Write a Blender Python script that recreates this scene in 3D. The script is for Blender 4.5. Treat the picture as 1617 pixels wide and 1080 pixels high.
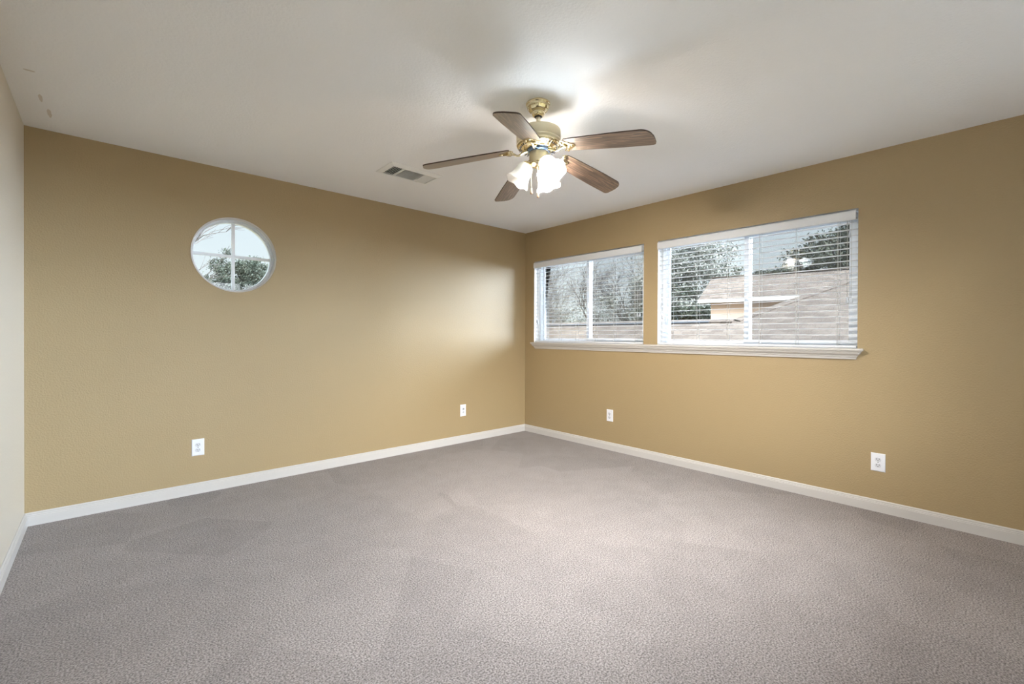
import bpy, bmesh, math, random
from mathutils import Vector, Matrix
PI = math.pi
R_ = math.radians
for o in list(bpy.data.objects):
    bpy.data.objects.remove(o, do_unlink=True)
S = bpy.context.scene
COL = S.collection

# ------------------------------------------------------------------ camera
cd = bpy.data.cameras.new('camera')
cam = bpy.data.objects.new('camera', cd); COL.objects.link(cam)
cd.sensor_fit = 'HORIZONTAL'; cd.sensor_width = 36.0
cd.lens = 709.30 * 36.0 / 1617.0
cd.shift_y = -6.589 / 1617.0
cd.clip_start = 0.05; cd.clip_end = 300
yaw, pit, rol = 0.8343, -0.0050, 0.0040
F = Vector((math.cos(yaw)*math.cos(pit), math.sin(yaw)*math.cos(pit), math.sin(pit)))
RT = Vector((math.sin(yaw), -math.cos(yaw), 0)); UP = RT.cross(F)
R2 = RT*math.cos(rol) + UP*math.sin(rol); U2 = -RT*math.sin(rol) + UP*math.cos(rol)
M = Matrix((R2, U2, -F)).transposed().to_4x4()
M.translation = Vector((-3.8603, -4.0155, 1.1757))
cam.matrix_world = M
S.camera = cam

# ------------------------------------------------------------------ colour management
S.view_settings.view_transform = 'Standard'
S.view_settings.look = 'None'
S.view_settings.gamma = 1.0
S.view_settings.use_curve_mapping = False
S.view_settings.exposure = 1.18

# ------------------------------------------------------------------ sky: pale hazy horizon, brighter cloud overhead
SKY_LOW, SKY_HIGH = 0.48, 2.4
ADDED_GLOW = [((.80, -.57, .16), .82, 26.0, (.74, .87, 1.08)),      # added low glow, out of view to the right of the two windows
            ((-.10, -.72, .69), .62, 13.0, (.93, .965, 1.03))]      # added fill behind the viewpoint, enters by the added window
w = bpy.data.worlds.new('sky'); S.world = w; w.use_nodes = True
nt = w.node_tree; nt.nodes.clear()
tc = nt.nodes.new('ShaderNodeTexCoord'); sx = nt.nodes.new('ShaderNodeSeparateXYZ')
nt.links.new(tc.outputs['Generated'], sx.inputs[0])
rp = nt.nodes.new('ShaderNodeValToRGB'); rp.color_ramp.interpolation = 'EASE'
rp.color_ramp.elements[0].position = 0.26; rp.color_ramp.elements[0].color = (0, 0, 0, 1)
rp.color_ramp.elements[1].position = 0.62; rp.color_ramp.elements[1].color = (1, 1, 1, 1)
nt.links.new(sx.outputs[2], rp.inputs[0])
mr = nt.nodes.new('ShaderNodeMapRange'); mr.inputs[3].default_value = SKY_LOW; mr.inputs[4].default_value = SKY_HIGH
nt.links.new(rp.outputs[0], mr.inputs[0])
cr = nt.nodes.new('ShaderNodeValToRGB')
cr.color_ramp.elements[0].position = 0.0; cr.color_ramp.elements[0].color = (0.86, 0.93, 0.95, 1)
cr.color_ramp.elements[1].position = 0.35; cr.color_ramp.elements[1].color = (0.70, 0.84, 0.95, 1)
e = cr.color_ramp.elements.new(0.6); e.color = (0.80, 0.92, 1.0, 1)
nt.links.new(sx.outputs[2], cr.inputs[0])
bg = nt.nodes.new('ShaderNodeBackground'); wo = nt.nodes.new('ShaderNodeOutputWorld')
nt.links.new(cr.outputs[0], bg.inputs[0]); nt.links.new(mr.outputs[0], bg.inputs[1])
last = bg.outputs[0]
for (d, c0, st_, col) in ADDED_GLOW:      # bright lobes added to the sky to light the room
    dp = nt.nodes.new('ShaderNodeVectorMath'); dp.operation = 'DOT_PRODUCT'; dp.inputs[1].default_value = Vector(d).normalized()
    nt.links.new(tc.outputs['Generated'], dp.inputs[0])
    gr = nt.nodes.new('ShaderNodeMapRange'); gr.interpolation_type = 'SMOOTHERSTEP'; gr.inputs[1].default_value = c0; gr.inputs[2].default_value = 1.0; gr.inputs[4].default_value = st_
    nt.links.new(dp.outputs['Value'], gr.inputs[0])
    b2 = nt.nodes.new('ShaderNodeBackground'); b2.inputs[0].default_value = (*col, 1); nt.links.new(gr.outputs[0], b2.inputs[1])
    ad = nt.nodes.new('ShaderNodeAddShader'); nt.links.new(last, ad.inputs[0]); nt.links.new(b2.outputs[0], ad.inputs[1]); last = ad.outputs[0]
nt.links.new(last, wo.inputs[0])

BULB_COOL, BULB_WARM = 1400.0, 2700.0     # radiance of the two lit lamps in the fan

S.cycles.max_bounces = 20; S.cycles.diffuse_bounces = 12; S.cycles.transparent_max_bounces = 24

# ------------------------------------------------------------------ helpers
class MB:
    """collects shapes into ONE mesh"""
    def __init__(s): s.v = []; s.f = []; s.m = []; s.sm = []
    def add(s, verts, faces, mat=0, smooth=False):
        b = len(s.v); s.v += [tuple(p) for p in verts]
        for f in faces: s.f.append(tuple(i+b for i in f)); s.m.append(mat); s.sm.append(smooth)
    def quad(s, a, b, c, d, mat=0): s.add([a, b, c, d], [(0, 1, 2, 3)], mat)
    def box(s, x0, x1, y0, y1, z0, z1, mat=0, T=None):
        v = [Vector((x, y, z)) for z in (z0, z1) for y in (y0, y1) for x in (x0, x1)]
        if T: v = [T(p) for p in v]
        s.add(v, [(0,2,3,1), (4,5,7,6), (0,1,5,4), (2,6,7,3), (0,4,6,2), (1,3,7,5)], mat)
    def lathe(s, prof, n=40, mat=0, T=None, mod=None, smooth=True, cap0=False, cap1=False):
        """prof: (r, t) along local z"""
        v = []
        for (r, t) in prof:
            for k in range(n):
                a = 2*PI*k/n; rr, tt = (mod(r, t, a) if mod else (r, t))
                p = Vector((rr*math.cos(a), rr*math.sin(a), tt)); v.append(T(p) if T else p)
        f = []
        for i in range(len(prof)-1):
            for k in range(n):
                k2 = (k+1) % n
                f.append((i*n+k, i*n+k2, (i+1)*n+k2, (i+1)*n+k))
        s.add(v, f, mat, smooth)
        b = len(s.v) - len(v)
        if cap0: s.f.append(tuple(b+k for k in range(n))[::-1]); s.m.append(mat); s.sm.append(False)
        if cap1: s.f.append(tuple(b+(len(prof)-1)*n+k for k in range(n))); s.m.append(mat); s.sm.append(False)
    def tube(s, pts, rad, n=8, mat=0, caps=True):
        pts = [Vector(p) for p in pts]; rings = []
        up = None
        for i, p in enumerate(pts):
            d = (pts[min(i+1, len(pts)-1)] - pts[max(i-1, 0)]).normalized()
            if up is None:
                up = Vector((0, 0, 1)) if abs(d.z) < .9 else Vector((1, 0, 0))
            a = d.cross(up).normalized(); b = a.cross(d).normalized(); up = b
            r = rad[i] if isinstance(rad, (list, tuple)) else rad
            rings.append([p + a*r*math.cos(2*PI*k/n) + b*r*math.sin(2*PI*k/n) for k in range(n)])
        v = [q for ring in rings for q in ring]; f = []
        for i in range(len(pts)-1):
            for k in range(n):
                k2 = (k+1) % n; f.append((i*n+k, i*n+k2, (i+1)*n+k2, (i+1)*n+k))
        if caps: f += [tuple(range(n))[::-1], tuple((len(pts)-1)*n+k for k in range(n))]
        s.add(v, f, mat, True)
    def prism(s, outline, t0, t1, mat=0, T=None):
        """outline [(x,y)] extruded along z"""
        n = len(outline)
        v = [Vector((x, y, t0)) for x, y in outline] + [Vector((x, y, t1)) for x, y in outline]
        if T: v = [T(p) for p in v]
        f = [tuple(range(n))[::-1], tuple(range(n, 2*n))] + [(i, (i+1) % n, n+(i+1) % n, n+i) for i in range(n)]
        s.add(v, f, mat)
    def ball(s, c, r, mat=0, n=12, sz=1.0):
        prof = [(max(r*math.sin(PI*i/8), 1e-5), -r*sz*math.cos(PI*i/8)) for i in range(9)]
        s.lathe(prof, n, mat, T=lambda p: Vector(c)+p)
    def build(s, name, mats, parent=None, loc=None, bevel=0, seg=2, auto=False):
        me = bpy.data.meshes.new(name); me.from_pydata(s.v, [], s.f); 
        if not isinstance(mats, (list, tuple)): mats = [mats]
        for m in mats: me.materials.append(m)
        me.polygons.foreach_set('material_index', s.m); me.polygons.foreach_set('use_smooth', s.sm)
        bm = bmesh.new(); bm.from_mesh(me); bmesh.ops.remove_doubles(bm, verts=bm.verts, dist=1e-5)
        bmesh.ops.recalc_face_normals(bm, faces=bm.faces); bm.to_mesh(me); bm.free(); me.update()
        o = bpy.data.objects.new(name, me); COL.objects.link(o)
        if loc: o.location = loc
        if parent: o.parent = parent
        if bevel:
            md = o.modifiers.new('bevel', 'BEVEL'); md.width = bevel; md.segments = seg; md.limit_method = 'ANGLE'; md.angle_limit = R_(40)
        return o

def tag(o, label=None, cat=None, group=None, kind=None):
    if label: o['label'] = label
    if cat: o['category'] = cat
    if group: o['group'] = group
    if kind: o['kind'] = kind
    return o
def thing(name, loc=(0, 0, 0), rot=(0, 0, 0)):
    o = bpy.data.objects.new(name, None); COL.objects.link(o); o.location = loc; o.rotation_euler = rot
    o.empty_display_size = 0.1
    return o
def copy_tree(o, parent=None):
    c = o.copy(); COL.objects.link(c)
    if parent: c.parent = parent
    for ch in [q for q in COL.objects if q.parent == o]: copy_tree(ch, c)
    return c

# ------------------------------------------------------------------ materials
def mat(name, col=(.8, .8, .8), rough=.5, metal=0., spec=.5):
    m = bpy.data.materials.new(name); m.use_nodes = True
    b = m.node_tree.nodes['Principled BSDF']
    b.inputs['Base Color'].default_value = (*col, 1); b.inputs['Roughness'].default_value = rough
    b.inputs['Metallic'].default_value = metal; b.inputs['Specular IOR Level'].default_value = spec
    return m
def nodes(m): return m.node_tree.nodes, m.node_tree.links, m.node_tree.nodes['Principled BSDF']
def add_bump(m, scale, strength, dist, detail=2., tex='noise', coord='Object'):
    N, L, B = nodes(m)
    t = N.new('ShaderNodeTexCoord')
    n = N.new('ShaderNodeTexNoise'); n.inputs['Scale'].default_value = scale; n.inputs['Detail'].default_value = detail
    L.new(t.outputs[coord], n.inputs['Vector'])
    b = N.new('ShaderNodeBump'); b.inputs['Strength'].default_value = strength; b.inputs['Distance'].default_value = dist
    L.new(n.outputs['Fac'], b.inputs['Height']); L.new(b.outputs[0], B.inputs['Normal'])
    return n
def mixcol(N, L, fac, a, b):
    x = N.new('ShaderNodeMix'); x.data_type = 'RGBA'
    if hasattr(fac, 'is_output'): L.new(fac, x.inputs[0])
    else: x.inputs[0].default_value = fac
    for i, c in ((6, a), (7, b)):
        if hasattr(c, 'is_output'): L.new(c, x.inputs[i])
        else: x.inputs[i].default_value = (*c, 1)
    return x.outputs[2]
def noise_col(m, scale, a, b, lo=.4, hi=.6, detail=3., vec=None):
    N, L, B = nodes(m); t = N.new('ShaderNodeTexCoord')
    n = N.new('ShaderNodeTexNoise'); n.inputs['Scale'].default_value = scale; n.inputs['Detail'].default_value = detail
    L.new(t.outputs['Object'], n.inputs['Vector'])
    r = N.new('ShaderNodeMapRange'); r.inputs[1].default_value = lo; r.inputs[2].default_value = hi
    L.new(n.outputs['Fac'], r.inputs[0])
    c = mixcol(N, L, r.outputs[0], a, b); L.new(c, B.inputs['Base Color'])
    return c

WALL_TAN = (.365, .271, .143)
m_tan = mat('tan_paint', WALL_TAN, .48, spec=.5); add_bump(m_tan, 105, .50, .004, 2)
m_cream = mat('cream_paint', (.62, .56, .46), .5); add_bump(m_cream, 95, .30, .004, 3)
m_ceil = mat('ceiling_paint', (.88, .89, .90), .9, spec=.2); add_bump(m_ceil, 85, .40, .005, 3)
m_white = mat('white_trim_paint', (.56, .535, .505), .35)
m_reveal = mat('white_reveal_paint', (.82, .81, .78), .6)
m_vinyl = mat('white_vinyl', (.80, .84, .88), .35)
m_slat = mat('white_blind_slat', (.71, .725, .75), .45)
m_cord = mat('blind_cord', (.55, .55, .52), .8)
m_tassel = mat('clear_grey_plastic', (.50, .53, .58), .15)
m_plate = mat('white_plastic', (.78, .79, .82), .35)
m_recept = mat('receptacle_plastic', (.62, .63, .66), .4)
m_slot = mat('dark_slot', (.03, .028, .025), .6)
m_brass = mat('polished_brass', (.80, .70, .47), .14, 1.0)
m_satin = mat('satin_brass', (.70, .63, .45), .42, 1.0)
m_dark = mat('dark_metal', (.03, .035, .05), .3, .6)
m_blue = mat('blue_steel', (.16, .23, .38), .25, 1.0)
m_vent = mat('vent_enamel', (.84, .85, .84), .5)
m_ventdark = mat('duct_interior', (.09, .085, .07), .8)
m_screen_grey = (.42, .42, .42)

# ceiling marks: three small tan flakes near the left wall
def ceiling_marks(m):
    N, L, B = nodes(m); t = N.new('ShaderNodeTexCoord'); sep = N.new('ShaderNodeSeparateXYZ'); L.new(t.outputs['Object'], sep.inputs[0])
    nz = N.new('ShaderNodeTexNoise'); nz.inputs['Scale'].default_value = 30; L.new(t.outputs['Object'], nz.inputs['Vector'])
    acc = None
    def mth(op, a, b=None):
        q = N.new('ShaderNodeMath'); q.operation = op
        for i, c in ((0, a), (1, b)):
            if c is None: continue
            if hasattr(c, 'is_output'): L.new(c, q.inputs[i])
            else: q.inputs[i].default_value = c
        return q.outputs[0]
    for (x, y, a, b) in FLAKES:
        dx = mth('DIVIDE', mth('SUBTRACT', sep.outputs[0], x), a); dy = mth('DIVIDE', mth('SUBTRACT', sep.outputs[1], y), b)
        d = mth('ADD', mth('MULTIPLY', dx, dx), mth('MULTIPLY', dy, dy))
        d = mth('ADD', d, mth('MULTIPLY', nz.outputs['Fac'], .9))
        k = mth('LESS_THAN', d, 1.0)
        acc = k if acc is None else mth('MAXIMUM', acc, k)
    c = mixcol(N, L, mth('MULTIPLY', acc, .4), tuple(B.inputs['Base Color'].default_value[:3]), (.42, .30, .16))
    L.new(c, B.inputs['Base Color'])
FLAKES = [(-4.13, -.85, .03, .012), (-4.115, -.52, .010, .07), (-4.095, -.32, .012, .10)]
ceiling_marks(m_ceil)

# carpet: speckled cut pile with soft vacuum tracks
m_carpet = mat('carpet_pile', (.4, .35, .31), .95, spec=.1)
def carpet(m):
    N, L, B = nodes(m); t = N.new('ShaderNodeTexCoord')
    def nz(scale, lo, hi, det=2.):
        n = N.new('ShaderNodeTexNoise'); n.inputs['Scale'].default_value = scale; n.inputs['Detail'].default_value = det
        L.new(t.outputs['Object'], n.inputs['Vector'])
        r = N.new('ShaderNodeMapRange'); r.inputs[1].default_value = lo; r.inputs[2].default_value = hi; L.new(n.outputs['Fac'], r.inputs[0])
        return n, r.outputs[0]
    n1, f1 = nz(150, .34, .66); n2, f2 = nz(7, .35, .65, 4); n3, f3 = nz(1.6, .3, .7)
    c = mixcol(N, L, f1, (.110, .093, .084), (.350, .302, .282))
    vor = N.new('ShaderNodeTexVoronoi'); vor.inputs['Scale'].default_value = 1.7
    L.new(t.outputs['Object'], vor.inputs['Vector'])
    sp = N.new('ShaderNodeSeparateColor'); L.new(vor.outputs['Color'], sp.inputs[0])
    hs = N.new('ShaderNodeHueSaturation'); L.new(c, hs.inputs['Color'])
    ad = N.new('ShaderNodeMath'); ad.operation = 'MULTIPLY_ADD'; L.new(f2, ad.inputs[0]); ad.inputs[1].default_value = .09; ad.inputs[2].default_value = .84
    ae = N.new('ShaderNodeMath'); ae.operation = 'MULTIPLY_ADD'; L.new(sp.outputs[0], ae.inputs[0]); ae.inputs[1].default_value = .15; L.new(ad.outputs[0], ae.inputs[2])
    af = N.new('ShaderNodeMath'); af.operation = 'MULTIPLY_ADD'; L.new(f3, af.inputs[0]); af.inputs[1].default_value = .08; L.new(ae.outputs[0], af.inputs[2])
    L.new(af.outputs[0], hs.inputs['Value'])
    L.new(hs.outputs[0], B.inputs['Base Color'])
    b = N.new('ShaderNodeBump'); b.inputs['Strength'].default_value = .5; b.inputs['Distance'].default_value = .008
    L.new(n1.outputs['Fac'], b.inputs['Height']); L.new(b.outputs[0], B.inputs['Normal'])
    B.inputs['Sheen Weight'].default_value = .15
carpet(m_carpet)

# walnut blade
m_wood = mat('walnut_veneer', (.2, .12, .07), .34)
def wood(m):
    N, L, B = nodes(m); t = N.new('ShaderNodeTexCoord'); mp = N.new('ShaderNodeMapping')
    mp.inputs['Scale'].default_value = (1.6, 16, 16); L.new(t.outputs['Object'], mp.inputs[0])
    n = N.new('ShaderNodeTexNoise'); n.inputs['Scale'].default_value = 1.5; n.inputs['Detail'].default_value = 3; L.new(mp.outputs[0], n.inputs['Vector'])
    wv = N.new('ShaderNodeMath'); wv.operation = 'MULTIPLY'; L.new(n.outputs['Fac'], wv.inputs[0]); wv.inputs[1].default_value = 6.
    fr = N.new('ShaderNodeMath'); fr.operation = 'FRACT'; L.new(wv.outputs[0], fr.inputs[0])
    mp2 = N.new('ShaderNodeMapping'); mp2.inputs['Scale'].default_value = (3, 85, 85); L.new(t.outputs['Object'], mp2.inputs[0])
    n2 = N.new('ShaderNodeTexNoise'); n2.inputs['Scale'].default_value = 2; n2.inputs['Detail'].default_value = 2; L.new(mp2.outputs[0], n2.inputs['Vector'])
    c = mixcol(N, L, fr.outputs[0], (.090, .056, .037), (.270, .180, .120))
    r2 = N.new('ShaderNodeMapRange'); r2.inputs[1].default_value = .4; r2.inputs[2].default_value = .62; L.new(n2.outputs['Fac'], r2.inputs[0])
    ml = N.new('ShaderNodeMath'); ml.operation = 'MULTIPLY'; L.new(r2.outputs[0], ml.inputs[0]); ml.inputs[1].default_value = .9
    c2 = mixcol(N, L, ml.outputs[0], c, (.032, .021, .016)); L.new(c2, B.inputs['Base Color'])
    B.inputs['Coat Weight'].default_value = .7; B.inputs['Coat Roughness'].default_value = .28; B.inputs['Coat IOR'].default_value = 1.7
wood(m_wood)
m_wood_edge = mat('dark_walnut_edge', (.045, .025, .016), .4)

def glass_mat(name, tint=(1, 1, 1)):
    m = bpy.data.materials.new(name); m.use_nodes = True; N = m.node_tree.nodes; L = m.node_tree.links; N.clear()
    tr = N.new('ShaderNodeBsdfTransparent'); tr.inputs[0].default_value = (*tint, 1)
    gl = N.new('ShaderNodeBsdfGlossy'); gl.inputs['Roughness'].default_value = .01
    fr = N.new('ShaderNodeFresnel'); fr.inputs[0].default_value = 1.45
    mx = N.new('ShaderNodeMixShader'); o = N.new('ShaderNodeOutputMaterial')
    L.new(fr.outputs[0], mx.inputs[0]); L.new(tr.outputs[0], mx.inputs[1]); L.new(gl.outputs[0], mx.inputs[2]); L.new(mx.outputs[0], o.inputs[0])
    return m
m_glass = glass_mat('window_glass', (.97, .985, .98))
def screen_mat():
    m = bpy.data.materials.new('insect_mesh'); m.use_nodes = True; N = m.node_tree.nodes; L = m.node_tree.links; N.clear()
    tr = N.new('ShaderNodeBsdfTransparent'); df = N.new('ShaderNodeBsdfDiffuse'); df.inputs[0].default_value = (.07, .07, .07, 1)
    mx = N.new('ShaderNodeMixShader'); mx.inputs[0].default_value = .17; o = N.new('ShaderNodeOutputMaterial')
    L.new(tr.outputs[0], mx.inputs[1]); L.new(df.outputs[0], mx.inputs[2]); L.new(mx.outputs[0], o.inputs[0])
    return m
m_screen = screen_mat()
def frost_mat():
    m = bpy.data.materials.new('frosted_glass'); m.use_nodes = True; N = m.node_tree.nodes; L = m.node_tree.links; N.clear()
    tl = N.new('ShaderNodeBsdfTranslucent'); tl.inputs[0].default_value = (.95, .94, .92, 1)
    df = N.new('ShaderNodeBsdfDiffuse'); df.inputs[0].default_value = (.88, .87, .85, 1)
    gl = N.new('ShaderNodeBsdfGlossy'); gl.inputs['Roughness'].default_value = .25
    tr = N.new('ShaderNodeBsdfTransparent')
    a = N.new('ShaderNodeMixShader'); a.inputs[0].default_value = .72; L.new(df.outputs[0], a.inputs[1]); L.new(tl.outputs[0], a.inputs[2])
    b = N.new('ShaderNodeMixShader'); b.inputs[0].default_value = .06; L.new(a.outputs[0], b.inputs[1]); L.new(gl.outputs[0], b.inputs[2])
    c = N.new('ShaderNodeMixShader'); c.inputs[0].default_value = .17; L.new(b.outputs[0], c.inputs[1]); L.new(tr.outputs[0], c.inputs[2])
    o = N.new('ShaderNodeOutputMaterial'); L.new(c.outputs[0], o.inputs[0])
    return m
m_frost = frost_mat()
def emit(name, col, s):
    m = bpy.data.materials.new(name); m.use_nodes = True; N = m.node_tree.nodes; L = m.node_tree.links; N.clear()
    e = N.new('ShaderNodeEmission'); e.inputs[0].default_value = (*col, 1); e.inputs[1].default_value = s
    o = N.new('ShaderNodeOutputMaterial'); L.new(e.outputs[0], o.inputs[0]); return m
m_bulb_cool = emit('cool_lamp', (.78, .89, 1.0), BULB_COOL)
m_bulb_warm = emit('warm_lamp', (1.0, .93, .86), BULB_WARM)
m_bulb_off = mat('unlit_bulb', (.85, .84, .80), .3)

def shingle_mat(name, c1, c2, mort):
    m = mat(name, c1, .95, spec=.1); N, L, B = nodes(m); t = N.new('ShaderNodeTexCoord')
    sp = N.new('ShaderNodeSeparateXYZ'); L.new(t.outputs['Object'], sp.inputs[0]); cb = N.new('ShaderNodeCombineXYZ')
    L.new(sp.outputs[1], cb.inputs[0]); L.new(sp.outputs[0], cb.inputs[1])
    b = N.new('ShaderNodeTexBrick'); L.new(cb.outputs[0], b.inputs['Vector'])
    b.inputs['Color1'].default_value = (*c1, 1); b.inputs['Color2'].default_value = (*c2, 1); b.inputs['Mortar'].default_value = (*mort, 1)
    b.inputs['Scale'].default_value = 1; b.inputs['Brick Width'].default_value = .32; b.inputs['Row Height'].default_value = .145
    b.inputs['Mortar Size'].default_value = .010; b.offset = .37; b.inputs['Bias'].default_value = -.1
    L.new(b.outputs[0], B.inputs['Base Color']); return m
m_shingle = shingle_mat('asphalt_shingles', (.066, .053, .045), (.112, .093, .079), (.044, .036, .032))
m_peach = mat('peach_siding', (.60, .46, .35), .8)
m_fascia = mat('white_fascia', (.60, .58, .56), .6)
m_soffit = mat('grey_soffit', (.26,.25,.24), .8)
m_ridge_shade = mat('ridge_shadow', (.035, .04, .05), .8)
m_ground = mat('winter_grass', (.10, .085, .05), 1.0, spec=0); noise_col(m_ground, 2, (.09, .08, .045), (.13, .11, .07))
def leaf_mat(name, a, b):
    m = mat(name, a, 1.0, spec=.0); noise_col(m, 2.2, a, b, .35, .65); return m
m_oak = leaf_mat('oak_leaves', (.030, .034, .024), (.070, .074, .058))
m_juniper = leaf_mat('juniper_leaves', (.026, .032, .025), (.058, .066, .052))
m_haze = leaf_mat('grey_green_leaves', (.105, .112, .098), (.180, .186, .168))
m_bark = mat('grey_bark', (.05, .044, .04), .9); m_twig = mat('pale_twigs', (.055, .048, .042), .9)

# ------------------------------------------------------------------ room shell
W, D, H = 4.2235, 4.58, 2.44        # interior width (x: -W..0), depth (y: -D..0), height
TH = 0.16
OP = [(-1.650, -0.158), (-3.318, -1.800)]   # window openings in the right wall (y ranges)
OZ0, OZ1 = 1.078, 2.068
def st(o, label): return tag(o, label, None, None, 'structure')

b = MB(); b.box(-W-TH, TH, -D-TH, TH, -.12, 0)
st(b.build('floor', m_carpet), 'greige cut pile carpet covering the whole bedroom floor')
b = MB(); b.box(-W-TH, TH, -D-TH, TH, H, H+.12)
st(b.build('ceiling', m_ceil), 'white textured ceiling above the empty bedroom')

# right wall with two rectangular openings
b = MB()
ys = sorted([-D-TH, 0.0] + [v for p in OP for v in p]); zs = [0, OZ0, OZ1, H]
for i in range(len(ys)-1):
    for j in range(3):
        hole = j == 1 and any(abs(p[0]-ys[i]) < 1e-6 for p in OP)
        if hole: continue
        for x in (0.0, TH):
            b.quad((x, ys[i], zs[j]), (x, ys[i+1], zs[j]), (x, ys[i+1], zs[j+1]), (x, ys[i], zs[j+1]))
for (y0, y1) in OP:
    b.quad((0, y0, OZ0), (TH, y0, OZ0), (TH, y0, OZ1), (0, y0, OZ1), 1); b.quad((0, y1, OZ0), (TH, y1, OZ0), (TH, y1, OZ1), (0, y1, OZ1), 1)
    b.quad((0, y0, OZ1), (TH, y0, OZ1), (TH, y1, OZ1), (0, y1, OZ1), 1); b.quad((0, y0, OZ0), (TH, y0, OZ0), (TH, y1, OZ0), (0, y1, OZ0), 1)
b.quad((0, ys[0], 0), (TH, ys[0], 0), (TH, ys[0], H), (0, ys[0], H)); b.quad((0, 0, 0), (TH, 0, 0), (TH, 0, H), (0, 0, H))
b.quad((0, ys[0], H), (TH, ys[0], H), (TH, 0, H), (0, 0, H)); b.quad((0, ys[0], 0), (TH, ys[0], 0), (TH, 0, 0), (0, 0, 0))
st(b.build('wall_right', [m_tan, m_reveal]), 'tan wall with two blind-covered windows')

# back wall with the round opening
RC, RR = (-3.109, 1.789), 0.286
b = MB(); sq = .40
def wallface(y):
    x0, x1 = RC[0]-sq, RC[0]+sq; z0, z1 = RC[1]-sq, RC[1]+sq
    for (a0, a1, c0, c1) in ((-W-TH, TH, 0, z0), (-W-TH, TH, z1, H), (-W-TH, x0, z0, z1), (x1, TH, z0, z1)):
        b.quad((a0, y, c0), (a1, y, c0), (a1, y, c1), (a0, y, c1))
    n = 96
    for k in range(n):
        pts = []
        for kk in (k, k+1):
            a = 2*PI*kk/n + PI/4; ca, sa = math.cos(a), math.sin(a); mx = max(abs(ca), abs(sa))
            pts.append(((RC[0]+RR*ca, y, RC[1]+RR*sa), (RC[0]+sq*ca/mx, y, RC[1]+sq*sa/mx)))
        b.quad(pts[0][0], pts[1][0], pts[1][1], pts[0][1])
wallface(0.0); wallface(TH)
v = []; f = []; n = 96
for k in range(n):
    a = 2*PI*k/n + PI/4
    for y in (0, TH): v.append((RC[0]+RR*math.cos(a), y, RC[1]+RR*math.sin(a)))
f = [(2*k, 2*((k+1) % n), 2*((k+1) % n)+1, 2*k+1) for k in range(n)]
b.add(v, f, 1, True)
for (p, q) in (((-W-TH, 0), (TH, 0)), ((-W-TH, H), (TH, H))):
    b.quad((p[0], 0, p[1]), (q[0], 0, q[1]), (q[0], TH, q[1]), (p[0], TH, p[1]))
for x in (-W-TH, TH): b.quad((x, 0, 0), (x, TH, 0), (x, TH, H), (x, 0, H))
st(b.build('wall_back', [m_tan, m_reveal]), 'tan wall with the round window')
b = MB(); b.box(-W-TH, -W, -D-TH, 0, 0, H)
st(b.build('wall_left', m_cream), 'cream painted wall at the left edge')
b = MB(); FX0, FX1, FZ0, FZ1 = -3.75, -.45, .75, 2.10
for (x0, x1, z0, z1) in ((-W, FX0, 0, H), (FX1, 0, 0, H), (FX0, FX1, 0, FZ0), (FX0, FX1, FZ1, H)): b.box(x0, x1, -D-TH, -D, z0, z1)
st(b.build('wall_front', m_cream), 'cream wall behind the viewpoint')
t = thing('window_4', ((FX0+FX1)/2, -D-.09, FZ0)); st(t, 'wide window added behind the viewpoint for fill light')  # added opening, unseen, lets extra daylight into the room
b = MB(); xh = (FX1-FX0)/2-.002; zh = FZ1-FZ0-.002
for (x0, x1, z0, z1) in ((-xh, -xh+.05, 0.002, zh), (xh-.05, xh, 0.002, zh), (-xh+.05, xh-.05, 0.002, .05), (-xh+.05, xh-.05, zh-.05, zh), (-.03, .03, .05, zh-.05)): b.box(x0, x1, -.03, .03, z0, z1)
b.build('frame', m_vinyl, t)
b = MB(); b.box(-xh+.04, xh-.04, -.003, .003, .04, zh-.04); b.build('pane', m_glass, t)

# baseboards: stepped profile swept along each wall (o = offset into the room, z)
BP = [(.0, .0), (.015, .0), (.015, .056), (.0125, .058), (.0125, .064), (.009, .067), (.009, .074), (.004, .080), (.0, .080)]
def baseboard(name, p0, p1, nrm, label):
    b = MB(); p0 = Vector(p0); p1 = Vector(p1); nn = Vector(nrm); d = (p1-p0).normalized()
    n = len(BP); v = []
    for (p, s) in ((p0, 1), (p1, -1)):
        for (o, z) in BP: v.append(p + nn*o + d*o*s + Vector((0, 0, z)))
    b.add(v, [(i, (i+1) % n, n+(i+1) % n, n+i) for i in range(n)] + [tuple(range(n)), tuple(range(n, 2*n))])
    return st(b.build(name, m_white), label)
baseboard('baseboard_back', (-W, 0, 0), (0, 0, 0), (0, -1, 0), 'white baseboard under the round window wall')
baseboard('baseboard_right', (0, 0, 0), (0, -D, 0), (-1, 0, 0), 'white baseboard under the two windows')
baseboard('baseboard_left', (-W, -D, 0), (-W, 0, 0), (1, 0, 0), 'white baseboard along the cream wall')
baseboard('baseboard_front', (0, -D, 0), (-W, -D, 0), (0, 1, 0), 'white baseboard behind the viewpoint')

# ------------------------------------------------------------------ window stool and crown apron
t = thing('trim_1', (0, -1.74, 1.0)); st(t, 'long white window sill running under both windows')
TL = Vector((0, -1.74, 1.0))
b = MB(); y0, y1 = -3.352, -0.142
b.box(-.055, 0.0, y0, y1, 1.079, 1.096)
for (a, c) in OP: b.box(0.0, .075, a+.001, c-.001, 1.079, 1.0955)
for i in range(len(b.v)): b.v[i] = tuple(Vector(b.v[i])-TL)
b.build('stool', m_white, t, bevel=.004)
AP = [(.046, 1.079), (.046, 1.072), (.041, 1.069), (.038, 1.060), (.030, 1.052), (.022, 1.046), (.022, 1.040), (.016, 1.036), (.012, 1.020), (.0, 1.020)]
b = MB(); v = []
for (o, z) in AP:
    i = .046-o
    v += [(0, y1-i*.9-.008, z), (-o, y1-i*.9-.008, z), (-o, y0+i*.9+.008, z), (0, y0+i*.9+.008, z)]
f = []
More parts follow.
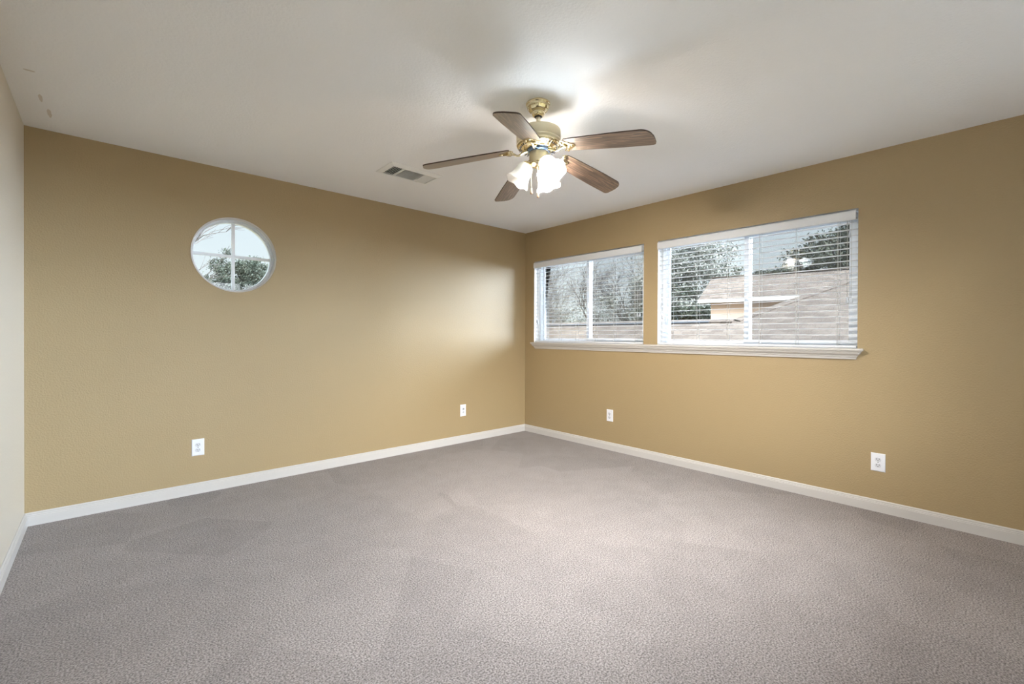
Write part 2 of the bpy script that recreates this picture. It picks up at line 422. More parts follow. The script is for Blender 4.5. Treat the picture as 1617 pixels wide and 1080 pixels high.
for k in range(len(AP)-1):
    for j in range(4): f.append((4*k+j, 4*k+(j+1) % 4, 4*k+4+(j+1) % 4, 4*k+4+j))
f += [(0, 1, 2, 3)]
b.add([Vector(p)-TL for p in v], f)
b.build('apron', m_white, t)

# ------------------------------------------------------------------ sliding windows
def slider(idx, op, label):
    y0, y1 = op; ym = (y0+y1)/2
    t = thing('window_%d' % idx, (.11, ym, OZ0)); st(t, label); O = Vector((.11, ym, OZ0))
    def fr(b, ya, yb, za, zb, xa, xb, wl, wr, wb, wt):
        b.box(xa, xb, ya, ya+wr, za, zb); b.box(xa, xb, yb-wl, yb, za, zb)
        b.box(xa, xb, ya+wr, yb-wl, za, za+wb); b.box(xa, xb, ya+wr, yb-wl, zb-wt, zb)
    def fin(b, n, m, par, bev=.002):
        b.v = [tuple(Vector(p)-O) for p in b.v]
        return b.build(n, m, par, bevel=bev)
    g = .002
    b = MB(); fr(b, y0+g, y1-g, OZ0+g, OZ1-g, .085, .150, .034, .034, .034, .034); fin(b, 'frame', m_vinyl, t)
    # fixed sash: the half nearer the corner, set to the outside
    b = MB(); fr(b, ym-.022, y1-.036, OZ0+.037, OZ1-.037, .120, .144, .022, .036, .022, .022); s1 = fin(b, 'fixed_sash', m_vinyl, t)
    b = MB(); b.box(.130, .133, ym+.015, y1-.059, OZ0+.060, OZ1-.060); p = fin(b, 'pane', m_glass, s1, 0)
    # sliding sash on the inner track
    b = MB(); fr(b, y0+.036, ym+.022, OZ0+.037, OZ1-.037, .092, .117, .036, .030, .034, .034); s2 = fin(b, 'sliding_sash', m_vinyl, t)
    b = MB(); b.box(.103, .106, y0+.067, ym-.015, OZ0+.072, OZ1-.072); fin(b, 'pane', m_glass, s2, 0)
    b = MB(); b.box(.078, .092, ym-.012, ym+.006, OZ0+.40, OZ0+.46); fin(b, 'sash_latch', m_vinyl, s2)
    b = MB(); b.box(.146, .147, y0+.037, ym-.024, OZ0+.037, OZ1-.037); fin(b, 'insect_screen', m_screen, t, 0)
slider(2, OP[0], 'white sliding window nearest the corner, behind its own blind')
slider(3, OP[1], 'white right-hand sliding window, shingled roofs in view through it')

# round window
t = thing('window_1', (RC[0], .10, RC[1])); st(t, 'round white window with a cross of four panes')
def ring(b, ro, ri, ya, yb, n=96, m=0):
    prof = [(ro, ya), (ro, yb), (ri, yb), (ri, ya), (ro, ya)]
    b.lathe(prof, n, m, T=lambda p: Vector((p.x, p.z, p.y)), smooth=False)
b = MB(); ring(b, RR-.001, .270, -.035, .045); o = b.build('frame', m_vinyl, t, bevel=.003)
b = MB(); ring(b, .270, .262, -.022, .03); b.build('glazing_bead', m_vinyl, t, bevel=.002)
b = MB(); b.lathe([(.0001, -.002), (.263, -.002), (.263, .002), (.0001, .002)], 64, T=lambda p: Vector((p.x, p.z, p.y)), smooth=False); b.build('pane', m_glass, t)
b = MB(); b.box(-.011, .011, -.010, .010, -.263, .263); b.box(-.263, .263, -.0095, .0095, -.011, .011); b.build('muntin_cross', m_vinyl, t)
b = MB()
prof = [(RR+.001, -.1035), (RR+.0005, -.1015), (RR-.006, -.1005), (RR-.010, -.097), (RR-.010, -.085), (RR-.002, -.083)]
b.lathe(prof, 96, T=lambda p: Vector((p.x, p.z, p.y))); b.build('casing', m_white, t)

# ------------------------------------------------------------------ venetian blinds
def blind(op, ladders, cords_at, tilt_at, tilt, label):
    y0, y1 = op; ym = (y0+y1)/2; O = Vector((.03, ym, OZ0))
    t = thing('venetian_blind', tuple(O)); tag(t, label, 'blind', 'white venetian blinds over the sliding windows')
    def fin(b, n, m, par, bev=0):
        b.v = [tuple(Vector(p)-O) for p in b.v]; return b.build(n, m, par, bevel=bev)
    # valance with a small ogee, and its two returns
    b = MB(); vp = [(-.014, 1.989), (-.018, 1.994), (-.018, 2.046), (-.013, 2.053), (-.010, 2.056), (-.004, 2.056), (-.004, 1.989)]
    ya, yb = y0+.012, y1-.003
    n = len(vp); v = [(x, ya, z) for x, z in vp]+[(x, yb, z) for x, z in vp]
    b.add(v, [(i, (i+1) % n, n+(i+1) % n, n+i) for i in range(n)]+[tuple(range(n)), tuple(range(n, 2*n))])
    fin(b, 'valance', m_slat, t)
    b = MB(); b.box(.006, .056, y0+.012, y1-.012, 2.005, 2.045); fin(b, 'headrail', m_slat, t, .002)
    # slats: gently crowned, open flat
    b = MB(); ztop, zbot, pitch = 1.975, 1.128, .0436; z = ztop; tl = math.tan(R_(tilt))
    while z > zbot+.01:
        prof = [(.009, 0), (.019, .0011), (.031, .0015), (.043, .0011), (.053, 0)]
        prof = [(x, h+(x-.031)*tl) for x, h in prof]
        ring_ = [(x, z+h) for x, h in prof]+[(x, z+h-.0022) for x, h in prof[::-1]]
        n = len(ring_); v = [(x, y0+.006, zz) for x, zz in ring_]+[(x, y1-.006, zz) for x, zz in ring_]
        b.add(v, [(i, (i+1) % n, n+(i+1) % n, n+i) for i in range(n)]+[tuple(range(n)), tuple(range(n, 2*n))])
        z -= pitch
    fin(b, 'slats', m_slat, t)
    b = MB(); b.box(.006, .057, y0+.006, y1-.006, 1.0985, 1.116); fin(b, 'bottom_rail', m_slat, t, .004)
    for y in ladders:
        b = MB()
        for x in (.005, .0575): b.tube([(x, y, 2.01), (x, y, 1.11)], .0011, 5)
        b.tube([(.031, y+.012, 2.01), (.031, y+.012, 1.11)], .0010, 5)
        zz = ztop
        while zz > zbot: b.tube([(.005, y, zz-.002), (.0575, y, zz-.002)], .0007, 4); zz -= pitch
        fin(b, 'ladder_cord', m_cord, t)
    def tassel(par, y, z):
        b = MB(); b.lathe([(.0005, .0), (.004, -.002), (.0055, -.012), (.009, -.032), (.0095, -.040), (.007, -.044), (.0005, -.044)], 14, T=lambda p: Vector((-.004, y, z))+p)
        fin(b, 'tassel', m_tassel, par)
    for (y, z) in cords_at:
        b = MB(); b.tube([(.0, y, 2.008), (-.003, y, 1.9), (-.004, y, z)], .0013, 6); c = fin(b, 'lift_cord', m_cord, t); tassel(c, y, z)
    for (y, z) in tilt_at:
        b = MB(); b.tube([(.0, y, 2.008), (-.003, y, 1.9), (-.004, y, z)], .0011, 6); c = fin(b, 'tilt_cord', m_cord, t); tassel(c, y, z)
    return t
blind(OP[0], [-.30, -.55, -.80, -1.06, -1.30, -1.55], [(-1.585, 1.41), (-1.613, 1.41)], [(-.212, 1.375), (-.222, 1.36), (-1.600, 1.905)], 4,
      'white venetian blind, slats open, on the left-hand window beside the corner')
blind(OP[1], [-1.93, -2.176, -2.437, -2.687, -2.944, -3.205], [(-3.258, 1.455), (-3.282, 1.455)], [(-1.846, 1.40), (-1.856, 1.375), (-3.270, 1.915)], .5,
      'white venetian blind on the right-hand window, shingled roofs behind its slats')

# ------------------------------------------------------------------ wall plates
def outlet(name, loc, rz, label):
    """plate in local x (width) / z (height), facing local -y"""
    t = thing(name, loc, (0, 0, rz)); tag(t, label, 'power outlet', 'white duplex outlets low on the walls')
    b = MB(); wv, hv = .0385, .061
    lv = [(wv, hv, 0), (wv, hv, -.002), (wv-.004, hv-.004, -.006)]
    v = [(sx*a, y, sz*c) for (a, c, y) in lv for (sx, sz) in ((-1, -1), (1, -1), (1, 1), (-1, 1))]
    f = [(4*k+j, 4*k+(j+1) % 4, 4*k+4+(j+1) % 4, 4*k+4+j) for k in range(2) for j in range(4)]+[(8, 9, 10, 11), (0, 1, 2, 3)]
    b.add(v, f); b.build('cover_plate', m_plate, t)
    for s in (1, -1):
        cz = s*.0195; pts = []
        for k in range(28):
            a = 2*PI*k/28; pts.append((max(-.0172, min(.0172, .0172*math.cos(a)*1.0)), max(-.0135, min(.0135, .0172*math.sin(a)))))
        b = MB(); b.prism(pts, 0, .0085, T=lambda p: Vector((p.x, -p.z, p.y+cz)))
        o = b.build('receptacle', m_recept, t, bevel=.0008)
        for (dx, dz, hw, hh) in ((-.0063, .0035, .0014, .0045), (.0063, .0035, .0014, .0038), (0, -.0075, .0025, .0026)):
            q = MB(); q.box(dx-hw, dx+hw, -.0089, -.0082, cz+dz-hh, cz+dz+hh); q.build('slot', m_slot, o)
    b = MB(); b.lathe([(.0001, .0075), (.003, .007), (.0033, .0055)], 12, T=lambda p: Vector((p.x, -p.z, p.y))); b.build('screw', m_slot, t)
    return t
outlet('power_outlet', (-3.350, 0, .341), 0, 'white duplex outlet on the tan wall below the round window')
outlet('power_outlet', (0, -1.266, .356), -PI/2, 'white duplex outlet under the window sill, nearer the corner')
outlet('power_outlet', (0, -3.436, .332), -PI/2, 'white duplex outlet at far right, beyond the end of the sill')
t = thing('cable_plate', (-.942, 0, .352)); tag(t, 'white wall plate with two round jacks, on the back wall near the corner', 'wall plate')
b = MB(); wv, hv = .0385, .064
lv = [(wv, hv, 0), (wv, hv, -.002), (wv-.004, hv-.004, -.006)]
v = [(sx_*a, y, sz*c) for (a, c, y) in lv for (sx_, sz) in ((-1, -1), (1, -1), (1, 1), (-1, 1))]
b.add(v, [(4*k+j, 4*k+(j+1) % 4, 4*k+4+(j+1) % 4, 4*k+4+j) for k in range(2) for j in range(4)]+[(8, 9, 10, 11), (0, 1, 2, 3)])
b.build('cover_plate', m_plate, t)
for (cz, r) in ((.016, .0165), (-.019, .0125)):
    b = MB(); b.lathe([(r, .005), (r, .009), (r*.8, .011), (r*.45, .011), (r*.42, .007), (.0001, .007)], 24, T=lambda p: Vector((p.x, -p.z, p.y+cz)))
    o = b.build('jack', m_recept, t)
    b = MB(); b.lathe([(r*.3, .0071), (r*.3, .012), (.0001, .0125)], 12, T=lambda p: Vector((p.x, -p.z, p.y+cz))); b.build('pin', m_slot, o)

# ------------------------------------------------------------------ ceiling register
t = thing('air_vent', (-2.09, -.865, H)); tag(t, 'white three-way air register on the ceiling, left of the fan', 'air vent')
hx, hy, ix, iy = .220, .132, .185, .092
b = MB(); v = []
for (a, c, z) in ((hx, hy, 0), (hx, hy, -.003), (ix+.006, iy+.006, -.016), (ix, iy, -.016), (ix, iy, 0)):
    v += [(-a, -c, z), (a, -c, z), (a, c, z), (-a, c, z)]
b.add(v, [(4*k+j, 4*k+(j+1) % 4, 4*k+4+(j+1) % 4, 4*k+4+j) for k in range(4) for j in range(4)])
b.build('frame', m_vent, t)
b = MB(); b.box(-ix, ix, -iy, iy, -.003, -.001); b.build('duct_opening', m_ventdark, t)
def louvre(b, p, along, ang, ln, w=.016, th=.0012):
    """thin blade at p, running along axis, tilted by ang"""
    def T(q):
        q = Matrix.Rotation(ang, 4, 'X') @ q
        return Vector(p) + (q if along == 'x' else Vector((-q.y, q.x, q.z)))
    b.box(-ln/2, ln/2, -w/2, w/2, -th/2, th/2, T=T)
b = MB()
for k in range(5): louvre(b, (-ix+.016+k*.0165, 0, -.010), 'y', R_(-48), 2*iy)
b.build('left_louvres', m_vent, t)
b = MB()
for k in range(11): louvre(b, (-.005, -iy+.009+k*.0167, -.010), 'x', R_(38), .170, .018)
b.build('middle_louvres', m_vent, t)
b = MB()
for k in range(5): louvre(b, (ix-.014-k*.0165, 0, -.010), 'y', R_(38), 2*iy, .018)
b.build('right_louvres', m_vent, t)
for x in (-.094, .086):
    b = MB(); b.box(x-.004, x+.004, -iy, iy, -.017, -.002); b.build('divider_bar', m_vent, t)

# ------------------------------------------------------------------ ceiling fan
fan = thing('ceiling_fan', (-2.108, -2.287, H), (-.0159, -.0089, 0))
tag(fan, 'brass ceiling fan with five walnut blades and three frosted glass lamps', 'ceiling fan')
def ribs(n, amp, t0, t1):
    def f(r, t, a):
        if t0 <= t <= t1: r = r*(1+amp*math.cos(n*a))
        return r, t
    return f
b = MB(); b.lathe([(.066, 0), (.066, -.006), (.064, -.010), (.060, -.012), (.061, -.015), (.058, -.022), (.055, -.030), (.050, -.040), (.042, -.047), (.036, -.049),
                   (.036, -.053), (.034, -.060), (.029, -.067), (.022, -.071), (.0135, -.071)], 72, mod=ribs(24, .018, -.031, -.020))
for k in range(30):
    a = 2*PI*k/30; b.ball((.0575*math.cos(a), .0575*math.sin(a), -.0225), .0034, n=8)
b.build('canopy', m_brass, fan)
b = MB(); b.lathe([(.0215, -.0705), (.020, -.074), (.0125, -.074)], 32); b.build('hanger_collar', m_dark, fan)
b = MB(); b.lathe([(.0122, -.060), (.0122, -.150)], 24); b.build('downrod', m_satin, fan)
b = MB(); b.lathe([(.0125, -.128), (.020, -.130), (.022, -.142), (.060, -.146), (.112, -.148), (.119, -.152), (.121, -.158), (.121, -.198), (.1205, -.201), (.1185, -.203), (.1205, -.205), (.1205, -.217), (.118, -.221)], 72)
b.build('motor_housing', m_satin, fan)
b = MB(); b.lathe([(.118, -.221), (.121, -.226), (.119, -.233), (.112, -.240), (.084, -.248), (.080, -.252), (.066, -.253), (.0001, -.253)], 72)
ringo = b.build('vent_ring', m_brass, fan)
for k in range(36):
    a = 2*PI*k/36
    def T(p, a=a):
        p = Matrix.Rotation(R_(15.9), 4, 'Y') @ p + Vector((.098, 0, -.2447)); return Matrix.Rotation(a, 4, 'Z') @ p
    b = MB(); b.box(-.012, .012, -.0028, .0028, -.0010, .0004, T=T); b.build('vent_slot', m_dark, ringo)
b = MB(); b.lathe([(.064, -.252), (.064, -.262), (.058, -.268), (.0001, -.268)], 40); b.build('flywheel', m_blue, fan)
b = MB()
b.lathe([(.0001, -.262), (.050, -.264), (.052, -.268), (.052, -.306), (.049, -.312), (.050, -.316), (.046, -.322)], 48); b.build('switch_housing', m_satin, fan)
b = MB(); b.lathe([(.046, -.320), (.049, -.324), (.046, -.333), (.036, -.342), (.022, -.348), (.012, -.352), (.008, -.360), (.0001, -.362)], 48); b.build('light_fitter', m_brass, fan)

# blades
BZ, PITCH, DROOP = -.236, -.181, .1719
def blade_outline():
    top = []
    def hw(x): return .053 + (.0655-.053)*min(1, max(0, (x-.165)/.30))**.8
    x0 = .165
    for k in range(6):
        a = PI/2*k/5; top.append((x0+.018*(1-math.sin(a))*1.0, 0))
    pts = [(x0, .036), (x0+.004, .046), (x0+.012, .052)]
    for k in range(1, 14): x = x0+.02+k*(.575-x0-.02)/13; pts.append((x, hw(x)))
    def corner(rc, sg):
        q = [(.634-rc+rc*math.sin(PI/2*k/8), sg*(.0655-rc+rc*math.cos(PI/2*k/8))) for k in range(9)]
        return [p for p in q if p[0] > .560]
    low = [(x, -y) for x, y in pts]
    return pts + corner(.022, 1) + [(.6365, .018), (.6372, 0), (.6362, -.012)] + corner(.050, -1)[::-1] + low[::-1]
OUT = blade_outline()
def pitched(p): return Matrix.Rotation(PITCH, 4, 'X') @ p
b = MB(); n = len(OUT)
hz = .0032
v = [pitched(Vector((x, y, -hz))) for x, y in OUT] + [pitched(Vector((x, y, hz))) for x, y in OUT]
b.add(v, [tuple(range(n))[::-1]], 0); b.add(v, [tuple(range(n, 2*n))], 0)
b.add(v, [(i, (i+1) % n, n+(i+1) % n, n+i) for i in range(n)], 1)
blade = b.build('blade', [m_wood, m_wood_edge], fan); blade.location = (0, 0, BZ)
# blade bracket: S-shaped bar from the hub to an ornate trefoil plate under the blade root
b = MB()
bar = [(.060, 0, -.012), (.080, 0, -.012), (.100, 0, -.020), (.116, 0, -.027), (.130, 0, -.024), (.142, 0, -.015), (.156, 0, -.010), (.175, 0, -.0085)]
b.tube(bar, [.010, .009, .007, .006, .006, .007, .009, .008], 10)
pl = []
for k in range(60):
    a = 2*PI*k/60; r = .027+.008*math.cos(3*a)+.004*math.cos(6*a)
    pl.append((.181+r*math.cos(a)*1.1, r*math.sin(a)*1.55))
b.prism(pl, -.0085, -.0034, T=pitched)
for (x, y) in ((.208, 0), (.170, .028), (.170, -.028)):
    b.lathe([(.0075, -.0088), (.006, -.0115), (.0001, -.0125)], 12, T=lambda p, x=x, y=y: pitched(Vector((x, y, 0))+p))
b.tube([pitched(Vector(q)) for q in ((.150, -.040, -.008), (.160, -.030, -.012), (.178, 0, -.013), (.160, .030, -.012), (.150, .040, -.008))], .005, 8)
br = b.build('blade_bracket', m_brass, blade, bevel=.001)
A0 = 67.2
blade.rotation_euler = (0, DROOP, R_(A0))
for k in range(1, 5):
    c = copy_tree(blade, fan); c.rotation_euler = (0, DROOP, R_(A0+72*k))

# lamps: arm with socket cup > glass shade, bulb
def shade_mod(r, t, a):
    k = max(0., (t-.062)/.05)
    return r*(1+.012*math.cos(40*a)) * (1+.028*k*math.cos(6*a)), t + .004*k*math.cos(6*a)
SH = [(.026, .0), (.033, .004), (.040, .014), (.0445, .030), (.0465, .050), (.049, .066), (.054, .082), (.0615, .097), (.0685, .107), (.0705, .110)]
def lamp(az, tilt, r0, z0, bulb_m, label):
    er = Vector((math.cos(R_(az)), math.sin(R_(az)), 0)); ax = er*math.sin(R_(tilt)) - Vector((0, 0, 1))*math.cos(R_(tilt))
    P = er*r0 + Vector((0, 0, z0)); q = Vector((0, 0, 1)).rotation_difference(ax)
    T = lambda p: P + q @ p
    b = MB()
    b.tube([er*.030+Vector((0, 0, -.325)), er*.048+Vector((0, 0, -.322)), P-ax*.022, P-ax*.010], [.010, .010, .010, .013], 12)
    b.lathe([(.0001, -.014), (.016, -.014), (.022, -.010), (.0285, -.002), (.0300, .008), (.0290, .013), (.0275, .013), (.0275, .003), (.0001, -.004)], 40, T=T)
    arm = b.build('lamp_holder', m_brass, fan)
    b = MB(); inn = [(r-.0022, t+.0006) for r, t in SH]
    b.lathe(SH, 120, T=T, mod=shade_mod); b.lathe(inn, 120, T=T, mod=shade_mod)
    n = 120; m = len(SH); base = 0
    b.add([], []) 
    for k in range(n):
        k2 = (k+1) % n; b.f.append(((m-1)*n+k, (m-1)*n+k2, m*n+(m-1)*n+k2, m*n+(m-1)*n+k)); b.m.append(0); b.sm.append(False)
    b.build('glass_shade', m_frost, arm)
    b = MB()
    prof = [(.012, .000), (.0125, .022), (.015, .030), (.021, .041), (.0265, .053), (.0285, .064), (.0270, .076), (.0215, .086), (.012, .092), (.0002, .0935)]
    b.lathe([(r, tt-.013) for r, tt in prof], 28, T=T); o = b.build('light_bulb', bulb_m, arm)
    if label: o['label'] = label
lamp(138, 33, .062, -.333, m_bulb_off, 'unlit bulb')
lamp(258, 42, .060, -.333, m_bulb_cool, 'lit white bulb')
lamp(18, 36, .060, -.333, m_bulb_warm, 'lit warm bulb')
# pull chains with wooden knobs
m_knob = mat('maple_knob', (.62, .40, .24), .4)
for (x, y, z1, cut) in ((-.040, .020, -.462, 0), (-.022, -.012, -.486, 0)):
    b = MB(); z = -.335
    b.tube([(x*.85, y*.85, -.330), (x, y, -.345), (x, y, z1)], .0011, 6)
    zz = -.345
    while zz > z1: b.ball((x, y, zz), .0017, n=6); zz -= .0052
    c = b.build('pull_chain', m_brass, fan)
    b = MB(); b.lathe([(.0005, .0), (.0035, -.003), (.0045, -.012), (.0068, -.024), (.0070, -.029), (.005, -.033), (.0003, -.034)], 16, T=lambda p, x=x, y=y, z1=z1: Vector((x, y, z1))+p)
    b.build('pull_knob', m_knob, c)

# ------------------------------------------------------------------ outside: ground, houses, trees (the room is upstairs)
GZ = -3.1
b = MB(); b.box(-40, 70, -50, 70, GZ-.2, GZ); st(b.build('ground', m_ground), 'winter grass ground outside, below the windows')

# nearer roof: long slope facing the window, taller at the right behind a diagonal hip
def rz(x): return .9+.4*(x-8.5)
t = thing('house', (8.5, 0, GZ)); tag(t, 'house across the yard, brown shingled roofs and a peach wall under white fascia', 'house')
O = Vector((8.5, 0, GZ))
poly = [(6.0, -3.6), (6.0, 14.0), (10.48, 14.0), (10.40, 1.55), (13.9, -.80), (13.9, -3.6)]
b = MB(); v = [Vector((x, y, rz(x)))-O for x, y in poly]+[Vector((x, y, rz(x)-.14))-O for x, y in poly]; n = len(poly)
b.add(v, [tuple(range(n)), tuple(range(n, 2*n))[::-1]]+[(i, (i+1) % n, n+(i+1) % n, n+i) for i in range(n)])
b.build('lower_roof', m_shingle, t)
b = MB(); inn = [(6.5, -3.3), (6.5, 13.6), (10.2, 13.6), (10.2, 1.35), (13.6, -1.0), (13.6, -3.3)]
v = [Vector((x, y, rz(x)-.145))-O for x, y in inn]+[Vector((x, y, GZ))-O for x, y in inn]
b.add(v, [tuple(range(n)), tuple(range(n, 2*n))[::-1]]+[(i, (i+1) % n, n+(i+1) % n, n+i) for i in range(n)])
b.build('lower_wall', m_peach, t)
def strip(name, p, q, wd, h, m):
    p = Vector(p); q = Vector(q); d = (q-p).normalized(); s = d.cross(Vector((-.4, 0, 1)).normalized()).normalized(); u = s.cross(d)
    b = MB(); v = [a+s*k*wd+u*j-O for a in (p, q) for (k, j) in ((-.5, 0), (.5, 0), (.5, h), (-.5, h))]
    b.add(v, [(0, 1, 2, 3), (7, 6, 5, 4)]+[(i, (i+1) % 4, 4+(i+1) % 4, 4+i) for i in range(4)]); b.build(name, m, t)
strip('hip_cap', (10.36, 1.50, rz(10.36)), (13.85, -.84, rz(13.85)), .28, .04, m_shingle)
strip('ridge_cap', (10.38, 13.9, rz(10.38)), (10.34, 1.6, rz(10.34)), .26, .04, m_shingle)
strip('ridge_shadow_strip', (10.20, 9.2, rz(10.20)), (10.26, 2.3, rz(10.26)), .10, .05, m_ridge_shade)  # dark strip painted in place of the shadow along the ridge

# farther house: peach wall, white fascia, gable roof
HL, HR = Vector((12.0, 3.47, GZ))-O, R_(12)
def upper(b, name, m):
    o = b.build(name, m, t, loc=HL); o.rotation_euler = (0, 0, HR)
ez, rzz, run, L_ = 2.50-GZ, 3.50-GZ, 2.1, 7.0
b = MB()
top = [Vector((-.02, 0, ez)), Vector((run, 0, rzz)), Vector((2*run, 0, ez))]
v = [p+Vector((0, y, d)) for y in (0, -L_) for d in (.0, -.09) for p in top]
b.add(v, [(0, 1, 7, 6), (1, 2, 8, 7), (3, 9, 10, 4), (4, 10, 11, 5), (0, 3, 4, 1), (1, 4, 5, 2), (6, 7, 10, 9), (7, 8, 11, 10), (0, 6, 9, 3), (2, 5, 11, 8)])
upper(b, 'upper_roof', m_shingle)
b = MB(); b.box(.36, 2*run-.36, -L_+.36, -.34, 0, ez-.03); upper(b, 'upper_wall', m_peach)
b = MB(); b.box(-.035, -.005, -L_, .02, ez-.13, ez-.005); upper(b, 'upper_fascia', m_fascia)
b = MB(); b.box(-.005, .37, -L_, 0, ez-.13, ez-.10); upper(b, 'upper_soffit', m_soffit)
b = MB(); b.box(run-.12, run+.12, -L_, 0, rzz-.015, rzz+.02); upper(b, 'upper_ridge_cap', m_shingle)

# trees
def tree_leafy(name, base, crowns, n, size, lm, seed, label, group):
    rnd = random.Random(seed)
    t = thing(name, base); tag(t, label, 'tree', group)
    B_ = Vector(base); tops = [Vector(c[0])-B_ for c in crowns]
    b = MB(); top = sum(tops, Vector())/len(tops); h = top.z
    b.tube([(0, 0, 0), (.05*h*.2, 0, h*.3), (top.x*.5, top.y*.5, h*.6), (top.x, top.y, h)], [.22, .18, .13, .06], 8)
    for p in tops:
        b.tube([(top.x*.4, top.y*.4, h*.5), ((p.x+top.x*.4)/2, (p.y+top.y*.4)/2, (h*.5+p.z)/2+.2), p], [.10, .07, .03], 6)
    b.build('trunk', m_bark, t)
    v = []; f = []
    tot = sum(c[1][0]*c[1][1]*c[1][2] for c in crowns)
    for (c, r) in crowns:
        c = Vector(c)-B_; k = int(n*r[0]*r[1]*r[2]/tot)
        blobs = [Vector((rnd.gauss(0, .5), rnd.gauss(0, .5), rnd.gauss(0, .5))) for _ in range(26)]
        for i in range(k):
            bl = rnd.choice(blobs); q = bl+Vector((rnd.gauss(0, .17), rnd.gauss(0, .17), rnd.gauss(0, .15)))
            p = c+Vector((q.x*r[0], q.y*r[1], q.z*r[2]))
            a = Vector((rnd.gauss(0, 1), rnd.gauss(0, 1), rnd.gauss(0, 1))).normalized(); d = a.orthogonal().normalized()
            e_ = a.cross(d); s = size*rnd.uniform(.6, 1.4)
            m = len(v); v += [p+d*s, p+e_*s*.5, p-d*s, p-e_*s*.5]; f.append((m, m+1, m+2, m+3))
    me = bpy.data.meshes.new('foliage'); me.from_pydata([tuple(p) for p in v], [], f); me.materials.append(lm); me.update()
    o = bpy.data.objects.new('foliage', me); COL.objects.link(o); o.parent = t
    return t
def branch_mesh(seed, height, depth, spread, tw=.010, splits=(2, 4)):
    rnd = random.Random(seed); b = MB()
    def grow(p, d, ln, r, lev):
        pts = [p]; q = p.copy(); dd = d.copy(); nseg = 3 if lev > 0 else 2
        for i in range(nseg):
            dd = (dd+Vector((rnd.gauss(0, .14), rnd.gauss(0, .14), rnd.gauss(.02, .10)))).normalized(); q = q+dd*ln/nseg; pts.append(q.copy())
        b.tube(pts, [r*(1-.4*i/nseg) for i in range(nseg+1)], 5 if lev > 1 else 3, caps=False)
        if lev <= 0: return
        for k in range(rnd.randint(*splits)):
            a = rnd.uniform(0, 2*PI); o_ = dd.orthogonal().normalized(); o2 = dd.cross(o_)
            sp = rnd.uniform(.35, 1.0)*spread
            nd = (dd+(o_*math.cos(a)+o2*math.sin(a))*sp+Vector((0, 0, .12))).normalized()
            i = rnd.choice([1, 2, nseg, nseg]); i = min(i, nseg)
            grow(pts[i].copy(), nd, ln*rnd.uniform(.6, .85), max(r*.55, tw), lev-1)
    grow(Vector((0, 0, 0)), Vector((0, 0, 1)), height*.36, .15, depth)
    return b
bare = []
for sd in (3, 11):
    bm_ = branch_mesh(sd, 9.5, 6, .85); bare.append(bm_.build('bare_tree', m_twig))
    bm_ = None
def place_bare(i, x, y, rzv, sc, label, first=[0, 0]):
    o = bare[i] if not first[i] else bare[i].copy()
    if first[i]: COL.objects.link(o)
    first[i] = 1
    o.location = (x, y, GZ); o.rotation_euler = (0, 0, rzv); o.scale = (sc, sc, sc)
    tag(o, label, 'tree', 'bare trees outside')
spots = [(0, 17.0, 15.5, .3, 1.0, 'bare grey tree filling the left pane of the window by the corner'),
         (1, 19.5, 12.0, 2.1, 1.0, 'bare tree behind the insect screen of the window by the corner'),
         (0, 21.0, 18.5, 1.4, 1.05, 'bare tree glimpsed at the corner-side edge of the nearer blind'),
         (1, 22.5, 15.2, 4.0, 1.1, 'farther bare tree behind the other bare trees beside the corner'),
         (0, 23.0, 12.0, 5.2, 1.1, 'farther bare tree behind the screened pane by the corner'),
         (1, 17.5, 9.2, .9, .85, 'bare tree in the left pane of the right-hand window, before the grey-green tree'),
         (0, -1.9, 15.5, 2.6, .98, 'bare tree at the left in the round window'),
         (1, .3, 13.5, 1.0, .72, 'small bare tree low in the round window, before the evergreens')]
for s_ in spots: place_bare(*s_)
G = 'leafy trees outside'
tree_leafy('oak_tree', (20, .2, GZ), [((20, .6, 4.9), (1.6, 1.7, 1.4)), ((20.5, -1.6, 5.6), (1.7, 1.7, 1.5)), ((19.6, 1.9, 4.6), (1.2, 1.0, 1.0)), ((20, -.4, 3.6), (1.6, 2.2, 1.0))], 30000, .07, m_oak, 5,
           'dark oak tree above the roof in the right half of the right-hand window', G)
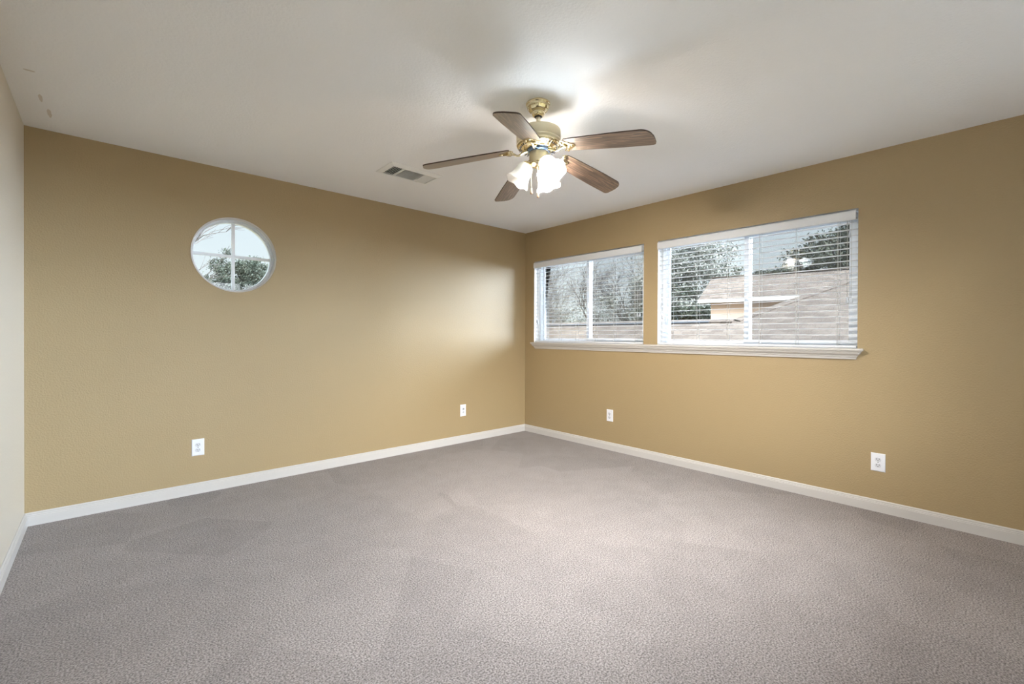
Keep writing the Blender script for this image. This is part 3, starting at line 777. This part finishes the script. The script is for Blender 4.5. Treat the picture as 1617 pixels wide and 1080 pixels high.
tree_leafy('oak_tree', (22, 4.3, GZ), [((22, 4.7, 4.0), (.8, .9, .55)), ((22, 3.4, 4.0), (.8, .9, .7))], 8000, .07, m_oak, 6,
           'low oak tops peeping over the far roof, just left of the dark oak', G)
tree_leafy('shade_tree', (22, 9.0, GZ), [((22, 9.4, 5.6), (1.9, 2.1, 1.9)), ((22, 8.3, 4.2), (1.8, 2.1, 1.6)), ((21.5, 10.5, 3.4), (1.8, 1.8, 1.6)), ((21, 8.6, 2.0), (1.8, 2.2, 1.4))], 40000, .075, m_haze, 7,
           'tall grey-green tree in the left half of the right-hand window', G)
tree_leafy('juniper_tree', (16.5, 6.0, GZ), [((16.5, 6.4, 1.9), (1.0, 1.6, .9)), ((16.5, 5.2, 1.7), (1.0, 1.2, .9))], 12000, .07, m_juniper, 8,
           'dark bush beside the peach wall, low in the right-hand window', G)
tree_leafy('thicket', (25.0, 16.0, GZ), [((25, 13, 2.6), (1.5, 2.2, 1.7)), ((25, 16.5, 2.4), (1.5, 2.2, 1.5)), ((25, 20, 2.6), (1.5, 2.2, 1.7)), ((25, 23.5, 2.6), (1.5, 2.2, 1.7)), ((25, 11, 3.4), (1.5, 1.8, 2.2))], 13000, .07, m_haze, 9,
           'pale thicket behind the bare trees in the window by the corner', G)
tree_leafy('juniper_tree', (.6, 20, GZ), [((.35, 20, 3.9), (.75, .8, .8)), ((-.1, 20, 2.8), (1.0, .8, .9)), ((-.9, 20, 2.5), (.7, .8, .8)), ((.2, 20, 1.7), (1.5, .8, .8))], 26000, .05, m_juniper, 10,
           'evergreen left of the vertical bar in the round window', G)
tree_leafy('juniper_tree', (1.6, 20, GZ), [((1.2, 20, 4.1), (.6, .8, .75)), ((1.7, 20, 3.7), (.7, .8, .9)), ((1.3, 20, 2.8), (1.0, .8, .8)), ((1.6, 20, 1.8), (1.2, .8, .8))], 26000, .05, m_juniper, 11,
           'evergreen just right of the vertical bar in the round window', G)
tree_leafy('juniper_tree', (2.7, 21, GZ), [((2.9, 21, 3.9), (.6, .8, .9)), ((2.7, 21, 2.9), (.8, .8, .9))], 14000, .05, m_juniper, 12,
           'evergreen at the right rim of the round window', G)
